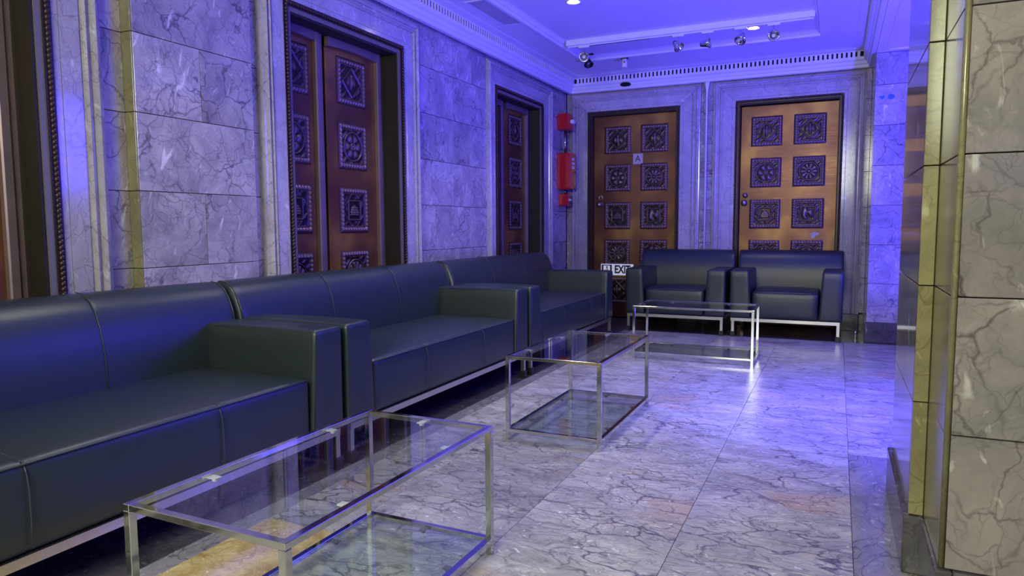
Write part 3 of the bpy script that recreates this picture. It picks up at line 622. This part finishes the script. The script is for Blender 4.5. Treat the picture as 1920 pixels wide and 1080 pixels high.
# ------------------------------------------------------------------ sofas and armchairs
BZ = .180
def make_seat(name, label, cat, L, seams, group):
    """front at y=0, back at +y, x centred"""
    t = thing(name, label, cat, (0, 0, 0), 0, group); hw = L/2; AW = .20; iw = hw-AW
    groove = lambda X: sum(np.exp(-((X-s)/.010)**2) for s in seams) if seams else 0*X
    def fseat(P):
        x, y, z = P.T; Q = P.copy(); u = x/iw; v = (y-.31)/.31; top = (z-BZ)/(.43-BZ)
        Q[:, 2] += np.clip(top, 0, 1)**3*(.020*(1-np.clip(abs(u), 0, 1)**4)*(1-np.clip(abs(v), 0, 1)**2)-.005*groove(x))
        fr = np.clip(1-y/.06, 0, 1); Q[:, 1] -= fr*(.010*(1-np.clip(abs(top*2-1), 0, 1)**2)*(1-abs(u)**6)-.004*groove(x)); return Q
    nx = 60 if seams else 16
    V, F = rbox((-iw+.001, .012, BZ), (iw-.001, .64, .435), .026, (nx, 10, 6), fseat); seat = link('seat', new_mesh('seat', V, F, True), 'leather', t)
    def seam_top(x): return [(x, .0, BZ+.02), (x, -.003, .28), (x, -.002, .36), (x, .006, .405)]+[(x, .02, .432), (x, .05, .436)]+[(x, y, .4335+.016*(1-((y-.31)/.31)**2)) for y in (.10, .2, .31, .42, .52)]
    for s in seams: link('seam', new_mesh('sm', *tube(seam_top(s), .0022, 5), True), 'thread', seat)
    link('front_piping', new_mesh('pp', *tube([(x, .0115, .428) for x in np.linspace(-iw+.015, iw-.015, 9)], .0032, 6), True), 'thread', seat)
    # arms: inner side leans in towards the top
    for sx in (-1, 1):
        def farm(P, sx=sx):
            Q = P.copy(); k = np.clip((P[:, 2]-BZ)/(.628-BZ), 0, 1); inner = (hw-abs(P[:, 0]))/AW
            Q[:, 0] += sx*.026*k*np.clip(inner, 0, 1); Q[:, 2] += .004*k**4*(1-((P[:, 1]-.3)/.3)**2); return Q
        x0, x1 = sorted((sx*iw, sx*(hw-.002)))
        V, F = rbox((x0, 0, BZ), (x1, .63, .628), .020, (5, 12, 8), farm); arm = link('armrest', new_mesh('arm', V, F, True), 'leather', t)
        xo, xi, xt = sx*(hw-.012), sx*(iw+.008), sx*(iw+.034)
        link('arm_piping', new_mesh('ap', *tube([(xi, .006, BZ+.01), (xt-sx*.004, .006, .60), (xt, .006, .615), (xt+sx*.012, .006, .6225), (xo-sx*.012, .006, .6225), (xo, .006, .612), (xo, .006, BZ+.01)], .0028, 6), True), 'thread', arm)
    # backrest: profile (y, z) swept along x with softened ends
    pf = [(.60, .30), (.598, .42), (.603, .52), (.612, .60), (.626, .665), (.650, .725), (.682, .768), (.722, .792), (.762, .797), (.790, .785), (.803, .760), (.806, .70), (.806, .55), (.806, .40), (.806, BZ), (.70, BZ), (.60, BZ)]
    pf = np.array(pf); cen = pf.mean(0); cen[1] = .5
    xs = [-hw+.002, -hw+.005, -hw+.012, -hw+.026]+list(np.linspace(-hw+.05, hw-.05, nx+1))+[hw-.026, hw-.012, hw-.005, hw-.002]
    for s in seams: xs += [s-.012, s-.006, s, s+.006, s+.012]
    xs = sorted(xs); V = []; F = []; n = len(pf)
    for x in xs:
        e = hw-abs(x); k = math.sqrt(max(0, 1-(1-min(1, e/.028))**2)) if e < .028 else 1
        g = sum(math.exp(-((x-s)/.008)**2) for s in seams); sc = 1-.045*(1-k)-.006*g
        belly = 1+.010*(1-(x/hw)**6)
        V += [(x, (cen[0]+(p[0]-cen[0])*(1-.16*(1-k)-.008*g)), (cen[1]+(p[1]-cen[1])*sc*(belly if p[1] > .6 else 1)) if p[1] > BZ+.001 else BZ) for p in pf]
    m_ = len(xs)
    for i in range(m_-1):
        for k in range(n): F.append((i*n+k, i*n+(k+1) % n, (i+1)*n+(k+1) % n, (i+1)*n+k))
    F += [tuple(range(n)), tuple(range((m_-1)*n, m_*n))]
    back = link('backrest', new_mesh('back', V, F, True), 'leather', t)
    for s in seams: link('seam', new_mesh('sm', *tube([(s, p[0]-.001 if p[1] < .76 else p[0], p[1]+.0065*max(0, (p[1]-.6)/.2)) for p in pf[1:9]], .0020, 5), True), 'thread', back)
    for sx in (-1, 1): link('end_piping', new_mesh('ep', *tube([(sx*(hw-.012), cen[0]+(p[0]-cen[0])*.985, cen[1]+(p[1]-cen[1])*1.0) for p in pf[3:12]], .003, 6), True), 'thread', back)
    # chrome base frame
    z0, z1 = .150, .179; e = hw-.022
    mb = MB().box((-e, .01, z0), (e, .04, z1)).box((-e, .74, z0), (e, .77, z1)).box((-e, .04, z0), (-e+.03, .74, z1)).box((e-.03, .04, z0), (e, .74, z1))
    link('base_rail', mb.mesh('rail'), 'brushed', t)
    for x in (-e, e-.026):
        for y in (.012, .742):
            lg = blk('leg', (x, y, .048), (x+.026, y+.026, z0), 'brushed', t, .001)
            blk('rubber_foot', (-.021, -.021, -.099), (.021, .021, -.049), 'black', lg, .002)
    return t
def copy_tree(o, parent=None):
    c = o.copy(); COL.objects.link(c)
    if parent: c.parent = parent
    for ch in list(o.children): copy_tree(ch, c)
    return c
SG, AG = 'black leather sofas along the left wall', 'black leather armchairs at the back wall'
s1 = make_seat('three_seat_sofa', 'nearest black leather three-seat sofa, cut off by the left edge of the picture', 'sofa', 1.98, (-.325, .325), SG)
s2 = copy_tree(s1); s3 = copy_tree(s1)
s2['label'] = 'middle black leather three-seat sofa against the left wall below the open bronze double door'
s3['label'] = 'farthest black leather three-seat sofa on the left wall, ending near the EXIT sign'
for s, yc in ((s1, 1.417), (s2, 3.425), (s3, 5.455)): s.location = (-1.93, yc, 0); s.rotation_euler = (0, 0, PI/2)
a1 = make_seat('armchair', 'left black leather armchair at the back wall, partly behind the farthest glass table', 'armchair', .975, (), AG); a1.location = (-1.428, 6.805, 0)
a2 = copy_tree(a1); a2['label'] = 'right black leather armchair in front of the right back door'; a2.location = (-.420, 6.815, 0)

# ------------------------------------------------------------------ glass coffee tables
def make_table(L, W, H, label):
    """L along y, W along x"""
    t = thing('coffee_table', label, 'coffee table', (0, 0, 0), 0, 'chrome and glass coffee tables'); r = .020; RH = .016; hx, hy = W/2, L/2
    for sx in (-1, 1):
        for sy in (-1, 1):
            x, y = sx*(hx-r/2), sy*(hy-r/2); blk('leg', (x-r/2, y-r/2, 0), (x+r/2, y+r/2, H-RH-.0005), 'chrome', t, .0012)
    for z0, nm in ((H-RH, 'top_rail'), (.040, 'lower_rail')):
        e = 0 if nm == 'top_rail' else r
        for s in (-1, 1):
            blk(nm, (s*hx-(r if s > 0 else 0), -hy+e, z0), (s*hx+(r if s < 0 else 0), hy-e, z0+RH), 'chrome', t, .0012)
            blk(nm, (-hx+r, s*hy-(r if s > 0 else 0), z0), (hx-r, s*hy+(r if s < 0 else 0), z0+RH), 'chrome', t, .0012)
        zg = z0+RH-.007
        g = blk('glass_top' if nm == 'top_rail' else 'glass_shelf', (-hx+r+.001, -hy+r+.001, zg), (hx-r-.001, hy-r-.001, zg+.006), 'glass', t, .0)
        for x, y, dx, dy in [(-hx+r, -hy*.5, 1, 0), (-hx+r, hy*.5, 1, 0), (hx-r, -hy*.5, -1, 0), (hx-r, hy*.5, -1, 0), (0, hy-r, 0, -1)]:
            mb = MB().box((min(x, x+dx*.030)-(.011 if dy else 0), min(y, y+dy*.030)-(.011 if dx else 0), zg-.0035), (max(x, x+dx*.030)+(.011 if dy else 0), max(y, y+dy*.030)+(.011 if dx else 0), zg-.0005))
            V, F = lathe([(.008, 0), (.008, -.006), (.004, -.009)], 10); mb.add([(a+x+dx*.018, b+y+dy*.018, c_+zg-.0035) for a, b, c_ in V], F)
            link('glass_clip', mb.mesh('clip'), 'white' if nm == 'top_rail' else 'bronze_frame', t)
    return t
tb = make_table(.915, .490, .42, 'nearest chrome and glass coffee table, cut off by the bottom edge of the picture'); tb.location = (-1.222, 1.487, 0); tb.rotation_euler = (0, 0, math.radians(-.6))
t2 = copy_tree(tb); t2.location = (-1.213, 3.508, 0); t2.rotation_euler = (0, 0, 0); t2['label'] = 'middle chrome and glass coffee table standing clear on the marble floor'
t3 = copy_tree(tb); t3.location = (-1.000, 5.640, 0); t3.rotation_euler = (0, 0, PI/2+math.radians(1.2)); t3['label'] = 'farthest chrome and glass coffee table, set crosswise in front of the armchairs'
